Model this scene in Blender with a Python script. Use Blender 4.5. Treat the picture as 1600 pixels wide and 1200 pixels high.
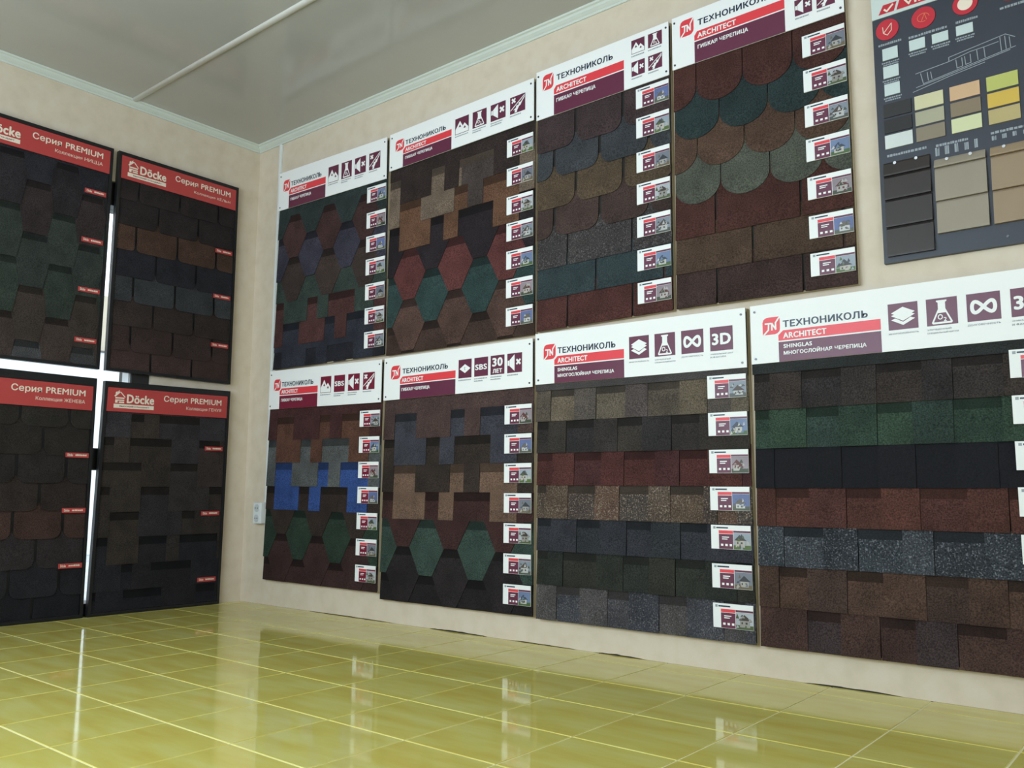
import bpy, bmesh, math, random
from mathutils import Vector, Matrix
random.seed(7)
for o in list(bpy.data.objects):
    bpy.data.objects.remove(o)
SC = bpy.context.scene
COL = SC.collection

# ------------------------------------------------------------------ camera
F_PX, YAW, PITCH, ROLL = 1347.46, 0.68955, 0.12739, 0.00657
CAM = Vector((4.37992, -2.8949, 0.61089))
fw = Vector((-math.sin(YAW)*math.cos(PITCH), math.cos(YAW)*math.cos(PITCH), math.sin(PITCH)))
rt = Vector((math.cos(YAW), math.sin(YAW), 0)); up = rt.cross(fw)
c_, s_ = math.cos(ROLL), math.sin(ROLL)
rt, up = c_*rt + s_*up, -s_*rt + c_*up
cd = bpy.data.cameras.new('camera'); cam = bpy.data.objects.new('camera', cd); COL.objects.link(cam)
cd.sensor_width = 36.0; cd.sensor_fit = 'HORIZONTAL'; cd.lens = F_PX/1600*36.0; cd.clip_start = 0.02
cam.matrix_world = Matrix(((rt.x, up.x, -fw.x, CAM.x), (rt.y, up.y, -fw.y, CAM.y), (rt.z, up.z, -fw.z, CAM.z), (0, 0, 0, 1)))
SC.camera = cam

# ------------------------------------------------------------------ light, exposure
SC.view_settings.view_transform = 'Standard'
SC.view_settings.look = 'None'
SC.view_settings.gamma = 1.0
SC.view_settings.use_curve_mapping = False
SC.view_settings.exposure = 0.0
W = bpy.data.worlds.new('overcast_sky'); SC.world = W; W.use_nodes = True
bgn = W.node_tree.nodes['Background']; bgn.inputs[0].default_value = (0.86, 0.95, 1.0, 1); bgn.inputs[1].default_value = 2.2
def area(name, loc, rot, sx, sy, power, col):
    l = bpy.data.lights.new(name, 'AREA'); l.shape = 'RECTANGLE'; l.size = sx; l.size_y = sy
    l.energy = power; l.color = col
    o = bpy.data.objects.new(name, l); COL.objects.link(o); o.location = loc; o.rotation_euler = rot
    return o
# daylight entering by the two windows of the room (behind the camera, and in the far right wall)
area('window_daylight', (2.35, -3.63, 1.47), (math.radians(90), 0, 0), 2.6, 1.5, 79, (0.81, 0.985, 1.13))
area('window_daylight.001', (5.93, -1.9, 1.6), (math.radians(90), 0, math.radians(90)), 2.0, 1.25, 12, (0.81, 0.985, 1.13))

ROOM_X, ROOM_Y, CEIL = 6.0, -3.7, 2.69

# ------------------------------------------------------------------ materials
def lin(c):
    c /= 255.0
    return c/12.92 if c <= 0.04045 else ((c+0.055)/1.055)**2.4
def srgb(*c): return tuple(lin(x) for x in c)
def alb(c, ref):                                  # colour of a surface, judged against a white print hanging beside it
    g = 0.3*c[0]+0.55*c[1]+0.15*c[2]
    return tuple(min(0.85, lin((0.66*x+0.34*g)*0.82)/lin(ref)*0.85*k) for x, k in zip(c, (1.12, 0.97, 1.04)))
def alb2(c, ref):                                 # clean print colours
    return tuple(min(0.85, lin(x*0.95)/lin(ref)*0.85*k) for x, k in zip(c, (1.08, 0.98, 1.02)))
MATS = {}
def nt(name):
    m = bpy.data.materials.new(name); m.use_nodes = True
    n = m.node_tree; b = n.nodes['Principled BSDF']
    return m, n, b
def plain(name, col, rough=0.6, metal=0.0, spec=0.5, var=0.06):
    if name in MATS: return MATS[name]
    m, n, b = nt(name)
    tc = n.nodes.new('ShaderNodeTexCoord'); no = n.nodes.new('ShaderNodeTexNoise')
    no.inputs['Scale'].default_value = 14; no.inputs['Detail'].default_value = 3
    n.links.new(tc.outputs['Object'], no.inputs['Vector'])
    mx = n.nodes.new('ShaderNodeMix'); mx.data_type = 'RGBA'
    mx.inputs[6].default_value = (*[c*(1-var) for c in col], 1); mx.inputs[7].default_value = (*[min(1, c*(1+var)) for c in col], 1)
    n.links.new(no.outputs['Fac'], mx.inputs[0]); n.links.new(mx.outputs[2], b.inputs['Base Color'])
    b.inputs['Roughness'].default_value = rough; b.inputs['Metallic'].default_value = metal
    b.inputs['Specular IOR Level'].default_value = spec
    MATS[name] = m; return m
def granule(name, col, speck=0.45, accent=None, amount=0.3, scale=230.0, blotch=0.2):
    """mineral-granule roofing felt: fine grain, soft blotches, slight change from piece to piece"""
    if name in MATS: return MATS[name]
    m, n, b = nt(name); L = n.links.new
    tc = n.nodes.new('ShaderNodeTexCoord')
    g = n.nodes.new('ShaderNodeTexNoise'); g.inputs['Scale'].default_value = scale; g.inputs['Detail'].default_value = 1.5
    L(tc.outputs['Object'], g.inputs['Vector'])
    r = n.nodes.new('ShaderNodeMapRange'); r.inputs[1].default_value = 0.3; r.inputs[2].default_value = 0.7
    r.inputs[3].default_value = 1-speck; r.inputs[4].default_value = 1+speck
    L(g.outputs['Fac'], r.inputs[0])
    k = n.nodes.new('ShaderNodeTexNoise'); k.inputs['Scale'].default_value = 11; k.inputs['Detail'].default_value = 2
    L(tc.outputs['Object'], k.inputs['Vector'])
    r2 = n.nodes.new('ShaderNodeMapRange'); r2.inputs[1].default_value = 0.3; r2.inputs[2].default_value = 0.7
    r2.inputs[3].default_value = 1-blotch; r2.inputs[4].default_value = 1+blotch
    L(k.outputs['Fac'], r2.inputs[0])
    oi = n.nodes.new('ShaderNodeObjectInfo')
    r3 = n.nodes.new('ShaderNodeMapRange'); r3.inputs[3].default_value = 0.9; r3.inputs[4].default_value = 1.1
    L(oi.outputs['Random'], r3.inputs[0])
    m1 = n.nodes.new('ShaderNodeMath'); m1.operation = 'MULTIPLY'; L(r.outputs[0], m1.inputs[0]); L(r2.outputs[0], m1.inputs[1])
    m2 = n.nodes.new('ShaderNodeMath'); m2.operation = 'MULTIPLY'; L(m1.outputs[0], m2.inputs[0]); L(r3.outputs[0], m2.inputs[1])
    base = n.nodes.new('ShaderNodeRGB'); base.outputs[0].default_value = (*col, 1)
    src = base.outputs[0]
    if accent:
        a = n.nodes.new('ShaderNodeTexNoise'); a.inputs['Scale'].default_value = scale*0.8; a.inputs['Detail'].default_value = 0
        mp = n.nodes.new('ShaderNodeMapping'); mp.inputs[1].default_value = (3.1, 7.7, 1.3)
        L(tc.outputs['Object'], mp.inputs[0]); L(mp.outputs[0], a.inputs['Vector'])
        ra = n.nodes.new('ShaderNodeMapRange'); ra.inputs[1].default_value = 0.62-amount*0.25; ra.inputs[2].default_value = 0.72-amount*0.2
        L(a.outputs['Fac'], ra.inputs[0])
        mx = n.nodes.new('ShaderNodeMix'); mx.data_type = 'RGBA'; L(ra.outputs[0], mx.inputs[0])
        L(src, mx.inputs[6]); mx.inputs[7].default_value = (*accent, 1); src = mx.outputs[2]
    v = n.nodes.new('ShaderNodeVectorMath'); v.operation = 'SCALE'; L(src, v.inputs[0]); L(m2.outputs[0], v.inputs['Scale'])
    L(v.outputs[0], b.inputs['Base Color'])
    bp = n.nodes.new('ShaderNodeBump'); bp.inputs['Strength'].default_value = 0.25; bp.inputs['Distance'].default_value = 0.002
    L(g.outputs['Fac'], bp.inputs['Height']); L(bp.outputs[0], b.inputs['Normal'])
    b.inputs['Roughness'].default_value = 0.9; b.inputs['Specular IOR Level'].default_value = 0.2
    MATS[name] = m; return m
def mottled(name, c1, c2, c3, scale, rough, fine=90, stretch=(1, 1, 1), bump=0.1, spec=0.5, coat=0.0, perobj=0.0):
    m, n, b = nt(name); L = n.links.new
    tc = n.nodes.new('ShaderNodeTexCoord'); mp = n.nodes.new('ShaderNodeMapping'); mp.inputs[3].default_value = stretch
    L(tc.outputs['Object'], mp.inputs[0])
    vec = mp.outputs[0]
    if perobj:
        oi = n.nodes.new('ShaderNodeObjectInfo'); ad = n.nodes.new('ShaderNodeVectorMath'); ad.operation = 'MULTIPLY_ADD'
        cb = n.nodes.new('ShaderNodeCombineXYZ')
        for i in range(3): L(oi.outputs['Random'], cb.inputs[i])
        ad.inputs[1].default_value = (perobj, perobj*1.7, perobj*0.6)
        L(cb.outputs[0], ad.inputs[0]); L(vec, ad.inputs[2]); vec = ad.outputs[0]
    no = n.nodes.new('ShaderNodeTexNoise'); no.inputs['Scale'].default_value = scale; no.inputs['Detail'].default_value = 4
    L(vec, no.inputs['Vector'])
    cr = n.nodes.new('ShaderNodeValToRGB'); e = cr.color_ramp.elements
    e[0].position = 0.32; e[0].color = (*c1, 1); e[1].position = 0.68; e[1].color = (*c3, 1)
    x = e.new(0.5); x.color = (*c2, 1)
    L(no.outputs['Fac'], cr.inputs[0]); L(cr.outputs[0], b.inputs['Base Color'])
    fn = n.nodes.new('ShaderNodeTexNoise'); fn.inputs['Scale'].default_value = fine; fn.inputs['Detail'].default_value = 3
    L(tc.outputs['Object'], fn.inputs['Vector'])
    if bump:
        bp = n.nodes.new('ShaderNodeBump'); bp.inputs['Strength'].default_value = bump; bp.inputs['Distance'].default_value = 0.002
        L(fn.outputs['Fac'], bp.inputs['Height']); L(bp.outputs[0], b.inputs['Normal'])
    b.inputs['Roughness'].default_value = rough; b.inputs['Specular IOR Level'].default_value = spec
    b.inputs['Coat Weight'].default_value = coat
    MATS[name] = m; return m

M_WALL = mottled('beige_wallpaper', (0.63, 0.535, 0.42), (0.67, 0.57, 0.455), (0.685, 0.597, 0.49), 13, 0.75, fine=120, bump=0.15, spec=0.25)
M_DARK = plain('dark_concrete', (0.035, 0.03, 0.026), 0.9)
M_PLASTER = plain('back_plaster', (0.62, 0.55, 0.42), 0.85)
M_CEIL = mottled('glossy_stretch_film', (0.45, 0.44, 0.425), (0.47, 0.46, 0.445), (0.49, 0.48, 0.465), 1.5, 0.13, bump=0.0, spec=0.35)
M_TRIM = plain('painted_foam_cornice', (0.60, 0.64, 0.60), 0.5)
M_BEAD = plain('white_plastic_bead', (0.9, 0.9, 0.88), 0.25)
M_TILE = mottled('olive_glazed_tile', (0.62, 0.50, 0.105), (0.65, 0.565, 0.14), (0.68, 0.625, 0.20), 3.2, 0.06, fine=40, stretch=(1.0, 4.5, 1), bump=0.02, spec=0.5, perobj=9.0)
M_GROUT = plain('pale_yellow_grout', (0.82, 0.78, 0.48), 0.7)
M_WHITE = plain('white_print', (0.88, 0.88, 0.88), 0.6, var=0.01, spec=0.2)
M_CARD = plain('white_card', (0.86, 0.86, 0.86), 0.55, var=0.01, spec=0.25)
M_PLY = plain('plywood_edge', (0.50, 0.42, 0.29), 0.8, var=0.12)
M_BACK = plain('dark_felt_backing', (0.02, 0.018, 0.017), 0.95)
M_BLACK = plain('black_laminate', (0.014, 0.014, 0.015), 0.35, spec=0.3)
M_MAROON = plain('maroon_print', srgb(98, 36, 64), 0.4, var=0.02)
M_MAROON2 = plain('wine_print', srgb(118, 24, 52), 0.4, var=0.02)
M_RED = plain('coral_red_print', srgb(228, 62, 72), 0.4, var=0.02)
M_NAVY = plain('navy_ink', srgb(26, 40, 66), 0.4, var=0.02)
M_GREYINK = plain('grey_ink', srgb(150, 156, 162), 0.5, var=0.02)
M_SCREW = plain('steel_screw', (0.10, 0.10, 0.11), 0.35, metal=0.8)
M_DRED = plain('signal_red_print', (0.46, 0.05, 0.048), 0.45, var=0.03)
M_CREAM = plain('cream_ink', srgb(238, 222, 205), 0.5, var=0.02)
M_PLASTIC = plain('white_plastic', (0.74, 0.77, 0.78), 0.35)
M_DFRAME = plain('dark_door_frame', (0.02, 0.019, 0.018), 0.4)
def glass_mat():
    m, n, b = nt('clear_glass'); b.inputs['Transmission Weight'].default_value = 1; b.inputs['Roughness'].default_value = 0.0
    b.inputs['IOR'].default_value = 1.02; b.inputs['Base Color'].default_value = (0.97, 0.99, 0.99, 1); return m
M_GLASS = glass_mat()

# ------------------------------------------------------------------ helpers
def link(name, me, mat, parent=None):
    o = bpy.data.objects.new(name, me); COL.objects.link(o)
    if mat is not None:
        for m in (mat if isinstance(mat, (list, tuple)) else [mat]): me.materials.append(m)
    if parent is not None: o.parent = parent
    return o
def box_bm(bm, x0, x1, y0, y1, z0, z1):
    v = [bm.verts.new(p) for p in ((x0,y0,z0),(x1,y0,z0),(x1,y1,z0),(x0,y1,z0),(x0,y0,z1),(x1,y0,z1),(x1,y1,z1),(x0,y1,z1))]
    for f in ((0,3,2,1),(4,5,6,7),(0,1,5,4),(1,2,6,5),(2,3,7,6),(3,0,4,7)): bm.faces.new([v[i] for i in f])
def done(name, bm, mat, parent=None, loc=None, smooth=False, bevel=0):
    if bevel:
        bmesh.ops.bevel(bm, geom=list(bm.edges), offset=bevel, segments=2, profile=0.5, affect='EDGES')
    bmesh.ops.recalc_face_normals(bm, faces=list(bm.faces))
    if loc is not None:
        bmesh.ops.translate(bm, verts=list(bm.verts), vec=-Vector(loc))
    me = bpy.data.meshes.new(name); bm.to_mesh(me); bm.free()
    if smooth:
        for p in me.polygons: p.use_smooth = True
    o = link(name, me, mat, parent)
    if loc is not None: o.location = loc
    return o
def boxes(name, lst, mat, parent=None, loc=None, bevel=0):
    bm = bmesh.new()
    for b in lst: box_bm(bm, *b)
    return done(name, bm, mat, parent, loc, bevel=bevel)
def struct(o): o['kind'] = 'structure'; return o
def tag(o, label, cat, group=None):
    o['label'] = label; o['category'] = cat
    if group: o['group'] = group
    return o
def empty(name, loc):
    o = bpy.data.objects.new(name, None); o.empty_display_size = 0.1; COL.objects.link(o); o.location = loc; return o

# ------------------------------------------------------------------ room shell
# floor: grout bed, and glazed tiles laid on it one by one
floor = struct(boxes('floor', [(0, ROOM_X, ROOM_Y, 0, -0.12, -0.0018)], M_GROUT))
T, GAP = 0.30, 0.0048
TX, TY = 2.14367 - 8*T, -1.32611 + 5*T
cache = {}
rest = bmesh.new()
for i in range(0, 24):
    for j in range(-17, 1):
        x0, x1 = max(0.0, TX+i*T+GAP/2), min(ROOM_X, TX+(i+1)*T-GAP/2)
        y0, y1 = max(ROOM_Y, TY+(j-1)*T+GAP/2), min(0.0, TY+j*T-GAP/2)
        if x1-x0 < 0.012 or y1-y0 < 0.012: continue
        if x0 > 4.6 or y1 < -2.75:
            box_bm(rest, x0, x1, y0, y1, -0.008, 0.0); continue
        key = (round(x1-x0, 3), round(y1-y0, 3))
        if key not in cache:
            bm = bmesh.new(); hx, hy = key[0]/2, key[1]/2
            box_bm(bm, -hx, hx, -hy, hy, -0.008, 0.0)
            bmesh.ops.bevel(bm, geom=[e for e in bm.edges if all(v.co.z > -0.001 for v in e.verts)], offset=0.0012, segments=1, affect='EDGES')
            me = bpy.data.meshes.new('tile'); bm.to_mesh(me); bm.free(); me.materials.append(M_TILE); cache[key] = me
        o = bpy.data.objects.new('tile', cache[key]); COL.objects.link(o); o.parent = floor
        o.location = ((x0+x1)/2, (y0+y1)/2, 0)
st = done('tile_field', rest, M_TILE, floor); st['kind'] = 'stuff'

# right wall: dark concrete with wallpaper whose lower edge is torn and lifts off the floor
wall_right = struct(boxes('wall_right', [(-0.2, ROOM_X+0.2, 0.004, 0.2, -0.12, CEIL+0.1)], M_DARK))
edge = [(0.0, 0.0)]
x = 0.0
lifts = [(0.62, 1.26, 0.0035), (1.52, 1.86, 0.006), (2.02, 2.32, 0.004), (2.44, 2.62, 0.006), (3.27, 3.56, 0.005)]
while x < ROOM_X-0.03:
    x += random.uniform(0.015, 0.04)
    h = 0.0002
    for a, b, d in lifts:
        if a < x < b: h = d*(0.45+0.55*math.sin(math.pi*(x-a)/(b-a)))*random.uniform(0.6, 1.1)
    edge.append((x, h))
edge.append((ROOM_X, 0.0002))
bm = bmesh.new()
fr = [bm.verts.new((a, 0.0, h)) for a, h in edge]; bk = [bm.verts.new((a, 0.004, h)) for a, h in edge]
tf = [bm.verts.new((a, 0.0, CEIL)) for a, h in edge]
for i in range(len(edge)-1):
    bm.faces.new((fr[i], fr[i+1], tf[i+1], tf[i])); bm.faces.new((fr[i], bk[i], bk[i+1], fr[i+1]))
done('wallpaper', bm, M_WALL, wall_right)
# left wall with a glazed door behind the display boards
DY0, DY1, DZ = -1.66, -0.605, 2.225
wall_left = struct(boxes('wall_left', [(-0.2, 0, DY1, 0.0, -0.12, CEIL+0.1), (-0.2, 0, DY0, DY1, DZ, CEIL+0.1), (-0.2, 0, ROOM_Y-0.2, DY0, -0.12, CEIL+0.1), (-0.2, 0, DY0, DY1, -0.12, -0.002)], M_WALL))
# walls behind the camera with their windows
BX0, BX1, WZ0, WZ1 = 1.0, 3.7, 0.68, 2.27
struct(boxes('wall_back', [(0, BX0, ROOM_Y-0.2, ROOM_Y, -0.12, CEIL+0.1), (BX1, ROOM_X+0.2, ROOM_Y-0.2, ROOM_Y, -0.12, CEIL+0.1), (BX0, BX1, ROOM_Y-0.2, ROOM_Y, -0.12, WZ0), (BX0, BX1, ROOM_Y-0.2, ROOM_Y, WZ1, CEIL+0.1)], M_PLASTER))
SY0, SY1 = -2.95, -0.85
struct(boxes('wall_side', [(ROOM_X, ROOM_X+0.2, ROOM_Y, SY0, -0.12, CEIL+0.1), (ROOM_X, ROOM_X+0.2, SY1, 0.004, -0.12, CEIL+0.1), (ROOM_X, ROOM_X+0.2, SY0, SY1, -0.12, WZ0), (ROOM_X, ROOM_X+0.2, SY0, SY1, WZ1, CEIL+0.1)], M_PLASTER))
def window(name, along, p0, p1, plane):
    e = struct(empty(name, (0, 0, 0))); t = 0.06
    def b(a0, a1, z0, z1, d0, d1):
        return (a0, a1, plane+d0, plane+d1, z0, z1) if along == 'x' else (plane+d0, plane+d1, a0, a1, z0, z1)
    sgn = -1 if along == 'x' else 1
    d0, d1 = sorted((sgn*0.07, sgn*0.13))
    mid = (p0+p1)/2
    boxes('window_frame', [b(p0, p0+t, WZ0, WZ1, d0, d1), b(p1-t, p1, WZ0, WZ1, d0, d1), b(p0+t, p1-t, WZ0, WZ0+t, d0, d1), b(p0+t, p1-t, WZ1-t, WZ1, d0, d1), b(mid-t/2, mid+t/2, WZ0+t, WZ1-t, d0, d1)], M_PLASTIC, e)
    q0, q1 = sorted((sgn*0.098, sgn*0.102))
    for a0, a1 in ((p0+t, mid-t/2), (mid+t/2, p1-t)): boxes('pane', [b(a0, a1, WZ0+t, WZ1-t, q0, q1)], M_GLASS, e)
window('window_1', 'x', BX0, BX1, ROOM_Y); window('window_2', 'y', SY0, SY1, ROOM_X)
# ceiling film with a joint bead, cornices
ceiling = struct(boxes('ceiling', [(0, ROOM_X, ROOM_Y, 0, CEIL, CEIL+0.1)], M_CEIL))
bm = bmesh.new()
for a in (0.03, ROOM_X): pass
n = 9
prof = [(-0.805+0.017*math.cos(math.pi*k/(n-1)), CEIL+0.0005-0.012*math.sin(math.pi*k/(n-1))) for k in range(n)]
ra = [bm.verts.new((0.034, y, z)) for y, z in prof]; rb = [bm.verts.new((ROOM_X-0.01, y, z)) for y, z in prof]
for k in range(n-1): bm.faces.new((ra[k], ra[k+1], rb[k+1], rb[k]))
bm.faces.new(ra)
done('joint_bead', bm, M_BEAD, ceiling, smooth=True)
def cornice(name, pts3):
    bm = bmesh.new()
    R = [[bm.verts.new(p) for p in ring] for ring in pts3]
    for k in range(len(R[0])-1): bm.faces.new((R[0][k], R[0][k+1], R[1][k+1], R[1][k]))
    return struct(done(name, bm, M_TRIM))
cp = [(0.0, -0.038), (0.007, -0.038), (0.009, -0.030), (0.015, -0.026), (0.024, -0.018), (0.029, -0.010), (0.037, -0.007), (0.040, 0.0)]
cornice('trim_1', [[(d, -d-0.0003, CEIL+z) for d, z in cp], [(ROOM_X, -d-0.0003, CEIL+z) for d, z in cp]])
cornice('trim_2', [[(d+0.0003, -d, CEIL+z) for d, z in cp], [(d+0.0003, ROOM_Y, CEIL+z) for d, z in cp]])
# glazed door in the left wall
door = struct(empty('door_1', (0, (DY0+DY1)/2, 0)))
def dbx(name, lst, mat):
    o = boxes(name, [(a, b, c, d, e, f) for a, b, c, d, e, f in lst], mat); o.parent = door
    o.matrix_parent_inverse = Matrix.Translation(-Vector(door.location)); return o
FW = 0.095
dbx('door_frame', [(-0.16, -0.02, DY1-FW, DY1, 0.0, DZ), (-0.16, -0.02, DY0, DY0+FW, 0.0, DZ), (-0.16, -0.02, DY0+FW, DY1-FW, 2.10, DZ), (-0.16, -0.02, DY0+FW, DY1-FW, 0.0, 0.062)], M_DFRAME)
dbx('door_rail', [(-0.14, -0.03, DY0+FW, DY1-FW, 0.72, 0.83)], M_DFRAME)
dbx('pane', [(-0.094, -0.088, DY0+FW, DY1-FW, 0.83, 2.10)], M_GLASS)
dbx('pane', [(-0.094, -0.088, DY0+FW, DY1-FW, 0.062, 0.72)], M_GLASS)
dbx('glazing_bead', [(-0.10, -0.035, DY1-FW-0.012, DY1-FW-0.0005, 0.83, 2.10), (-0.10, -0.035, DY1-FW-0.012, DY1-FW-0.0005, 0.062, 0.72)], M_PLASTIC)
# outside: yard and the low building across it
M_YARD = mottled('pale_concrete', (0.42, 0.44, 0.46), (0.5, 0.52, 0.54), (0.6, 0.62, 0.64), 2.0, 0.9)
struct(boxes('ground', [(-14, -0.2, -9, 9, -0.3, -0.12)], M_YARD))
bld = empty('outbuilding', (-6.4, 0.5, -0.12))
def ob(name, b, mat):
    o = boxes(name, [b], mat); o.parent = bld; o.matrix_parent_inverse = Matrix.Translation(-Vector(bld.location)); return o
ob('wall', (-9, -6, -6, 7, -0.12, 2.28), plain('whitewashed_wall', (0.80, 0.84, 0.86), 0.9))
ob('upper_wall', (-9, -6.0, -6, 7, 2.30, 2.98), plain('cream_wall', (0.55, 0.50, 0.40), 0.9))
ob('ledge', (-9, -5.97, -6, 7, 2.28, 2.30), plain('dark_ledge', (0.12, 0.12, 0.12), 0.8))
tag(bld, 'low whitewashed building with cream upper wall across the yard outside the glazed door', 'building')

# ------------------------------------------------------------------ text
TXT = {}
def glyphs(s, bold):
    k = (s, bold)
    if k in TXT: return TXT[k]
    cu = bpy.data.curves.new('lettering', 'FONT'); cu.body = s; cu.size = 1.0; cu.resolution_u = 3; cu.space_character = 1.0+bold*1.8
    ob_ = bpy.data.objects.new('lettering', cu); COL.objects.link(ob_)
    bpy.context.view_layer.update()
    me = bpy.data.meshes.new_from_object(ob_.evaluated_get(bpy.context.evaluated_depsgraph_get()))
    vs = [(v.co.x, v.co.y) for v in me.vertices]; fs = [tuple(p.vertices) for p in me.polygons]
    bpy.data.objects.remove(ob_); bpy.data.curves.remove(cu); bpy.data.meshes.remove(me)
    lay = [0.0]*len(vs)
    if bold:                                       # heavier strokes: overprint shifted copies
        n0 = len(vs); lay = []; b0, f0 = list(vs), list(fs); vs, fs = [], []
        for q, (dx, dy) in enumerate(((-1, 0), (1, 0), (0, -.7), (0, .7), (-.7, -.5), (.7, .5), (-.7, .5), (.7, -.5))):
            lay += [q*0.00009]*n0; vs += [(a+dx*bold, b+dy*bold) for a, b in b0]; fs += [tuple(i+q*n0 for i in f) for f in f0]
    xs = [p[0] for p in vs]; ys = [p[1] for p in vs]
    x0, x1, y0, y1 = min(xs), max(xs), min(ys), max(ys)
    TXT[k] = ([((a-x0)/(x1-x0), (y1-b)/(y1-y0), l) for (a, b), l in zip(vs, lay)], fs)      # unit box, y down
    return TXT[k]

# ------------------------------------------------------------------ boards
class Board:
    """a panel in a wall plane; u runs right, v runs down, d is the distance out from the wall"""
    def __init__(s, name, quad, side, label, cat='display board', group=None):
        s.q = [Vector((a, b)) for a, b in quad]; s.side = side
        s.w = (s.q[1]-s.q[0]).length; s.h = (s.q[0]-s.q[3]).length
        b = s.raw(0.5, 1.0, 0.0); s.o = b
        s.e = tag(empty(name, b), label, cat, group)
    def raw(s, u, v, d):
        TL, TR, BR, BL = s.q
        p = (1-v)*((1-u)*TL+u*TR) + v*((1-u)*BL+u*BR)
        return Vector((p.x, -d, p.y)) if s.side == 'R' else Vector((d, p.x, p.y))
    def P(s, u, v, d): return s.raw(u, v, d) - s.o
    def prism(s, name, pts, front, thick, mat, parent=None):
        bm = bmesh.new(); f = front if callable(front) else (lambda v: front)
        a = [bm.verts.new(s.P(u, v, f(v))) for u, v in pts]; b = [bm.verts.new(s.P(u, v, f(v)-thick)) for u, v in pts]
        bm.faces.new(a); bm.faces.new(b[::-1])
        for i in range(len(a)): bm.faces.new((a[i-1], a[i], b[i], b[i-1]))
        return done(name, bm, mat, parent or s.e)
    def flat(s, name, polys, d, mats, parent=None):
        """polys: list of (material index, [(u,v)...]); flat print"""
        bm = bmesh.new(); f = d if callable(d) else (lambda v: d)
        for k, (mi, pts) in enumerate(polys):
            vs = [bm.verts.new(s.P(u, v, f(v)+k*0.00003)) for u, v in pts]
            fc = bm.faces.new(vs); fc.material_index = mi
        me = bpy.data.meshes.new(name); bm.to_mesh(me); bm.free()
        return link(name, me, mats, parent or s.e)
    def text(s, string, u0, u1, v0, v1, d, mat, parent, bold=0.02, name='lettering'):
        vs, fs = glyphs(string, bold)
        me = bpy.data.meshes.new(name)
        me.from_pydata([s.P(u0+(u1-u0)*a, v0+(v1-v0)*b, d+l) for a, b, l in vs], [], fs); me.update()
        return link(name, me, mat, parent)
def rect(u0, u1, v0, v1): return [(u0, v0), (u1, v0), (u1, v1), (u0, v1)]
def circ(s, u, v, r, n=20): return [(u+r/s.w*math.cos(2*math.pi*k/n), v+r/s.h*math.sin(2*math.pi*k/n)) for k in range(n)]
def clip(pts, u0, u1, v0, v1):
    for ax, lim, sg in ((0, u0, 1), (0, u1, -1), (1, v0, 1), (1, v1, -1)):
        out = []
        for i in range(len(pts)):
            a, b = pts[i-1], pts[i]; da, db = (a[ax]-lim)*sg, (b[ax]-lim)*sg
            if (da >= 0) != (db >= 0):
                t = da/(da-db); out.append((a[0]+(b[0]-a[0])*t, a[1]+(b[1]-a[1])*t))
            if db >= 0: out.append(b)
        pts = out
        if len(pts) < 3: return None
    return pts
def dash(u0, u1, v0, v1, n, seed):
    r = random.Random(seed); out = []; u = u0
    while u < u1-0.002:
        w = r.uniform(0.5, 1.3)*(u1-u0)/n
        out.append(rect(u, min(u1, u+w*0.78), v0+(v1-v0)*r.choice((0, 0, .15)), v1)); u += w
    return out

def tilt(v0, v1, base, lo=0.004, hi=0.0112):
    return lambda v: base + lo + (hi-lo)*(v-v0)/(v1-v0)

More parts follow.
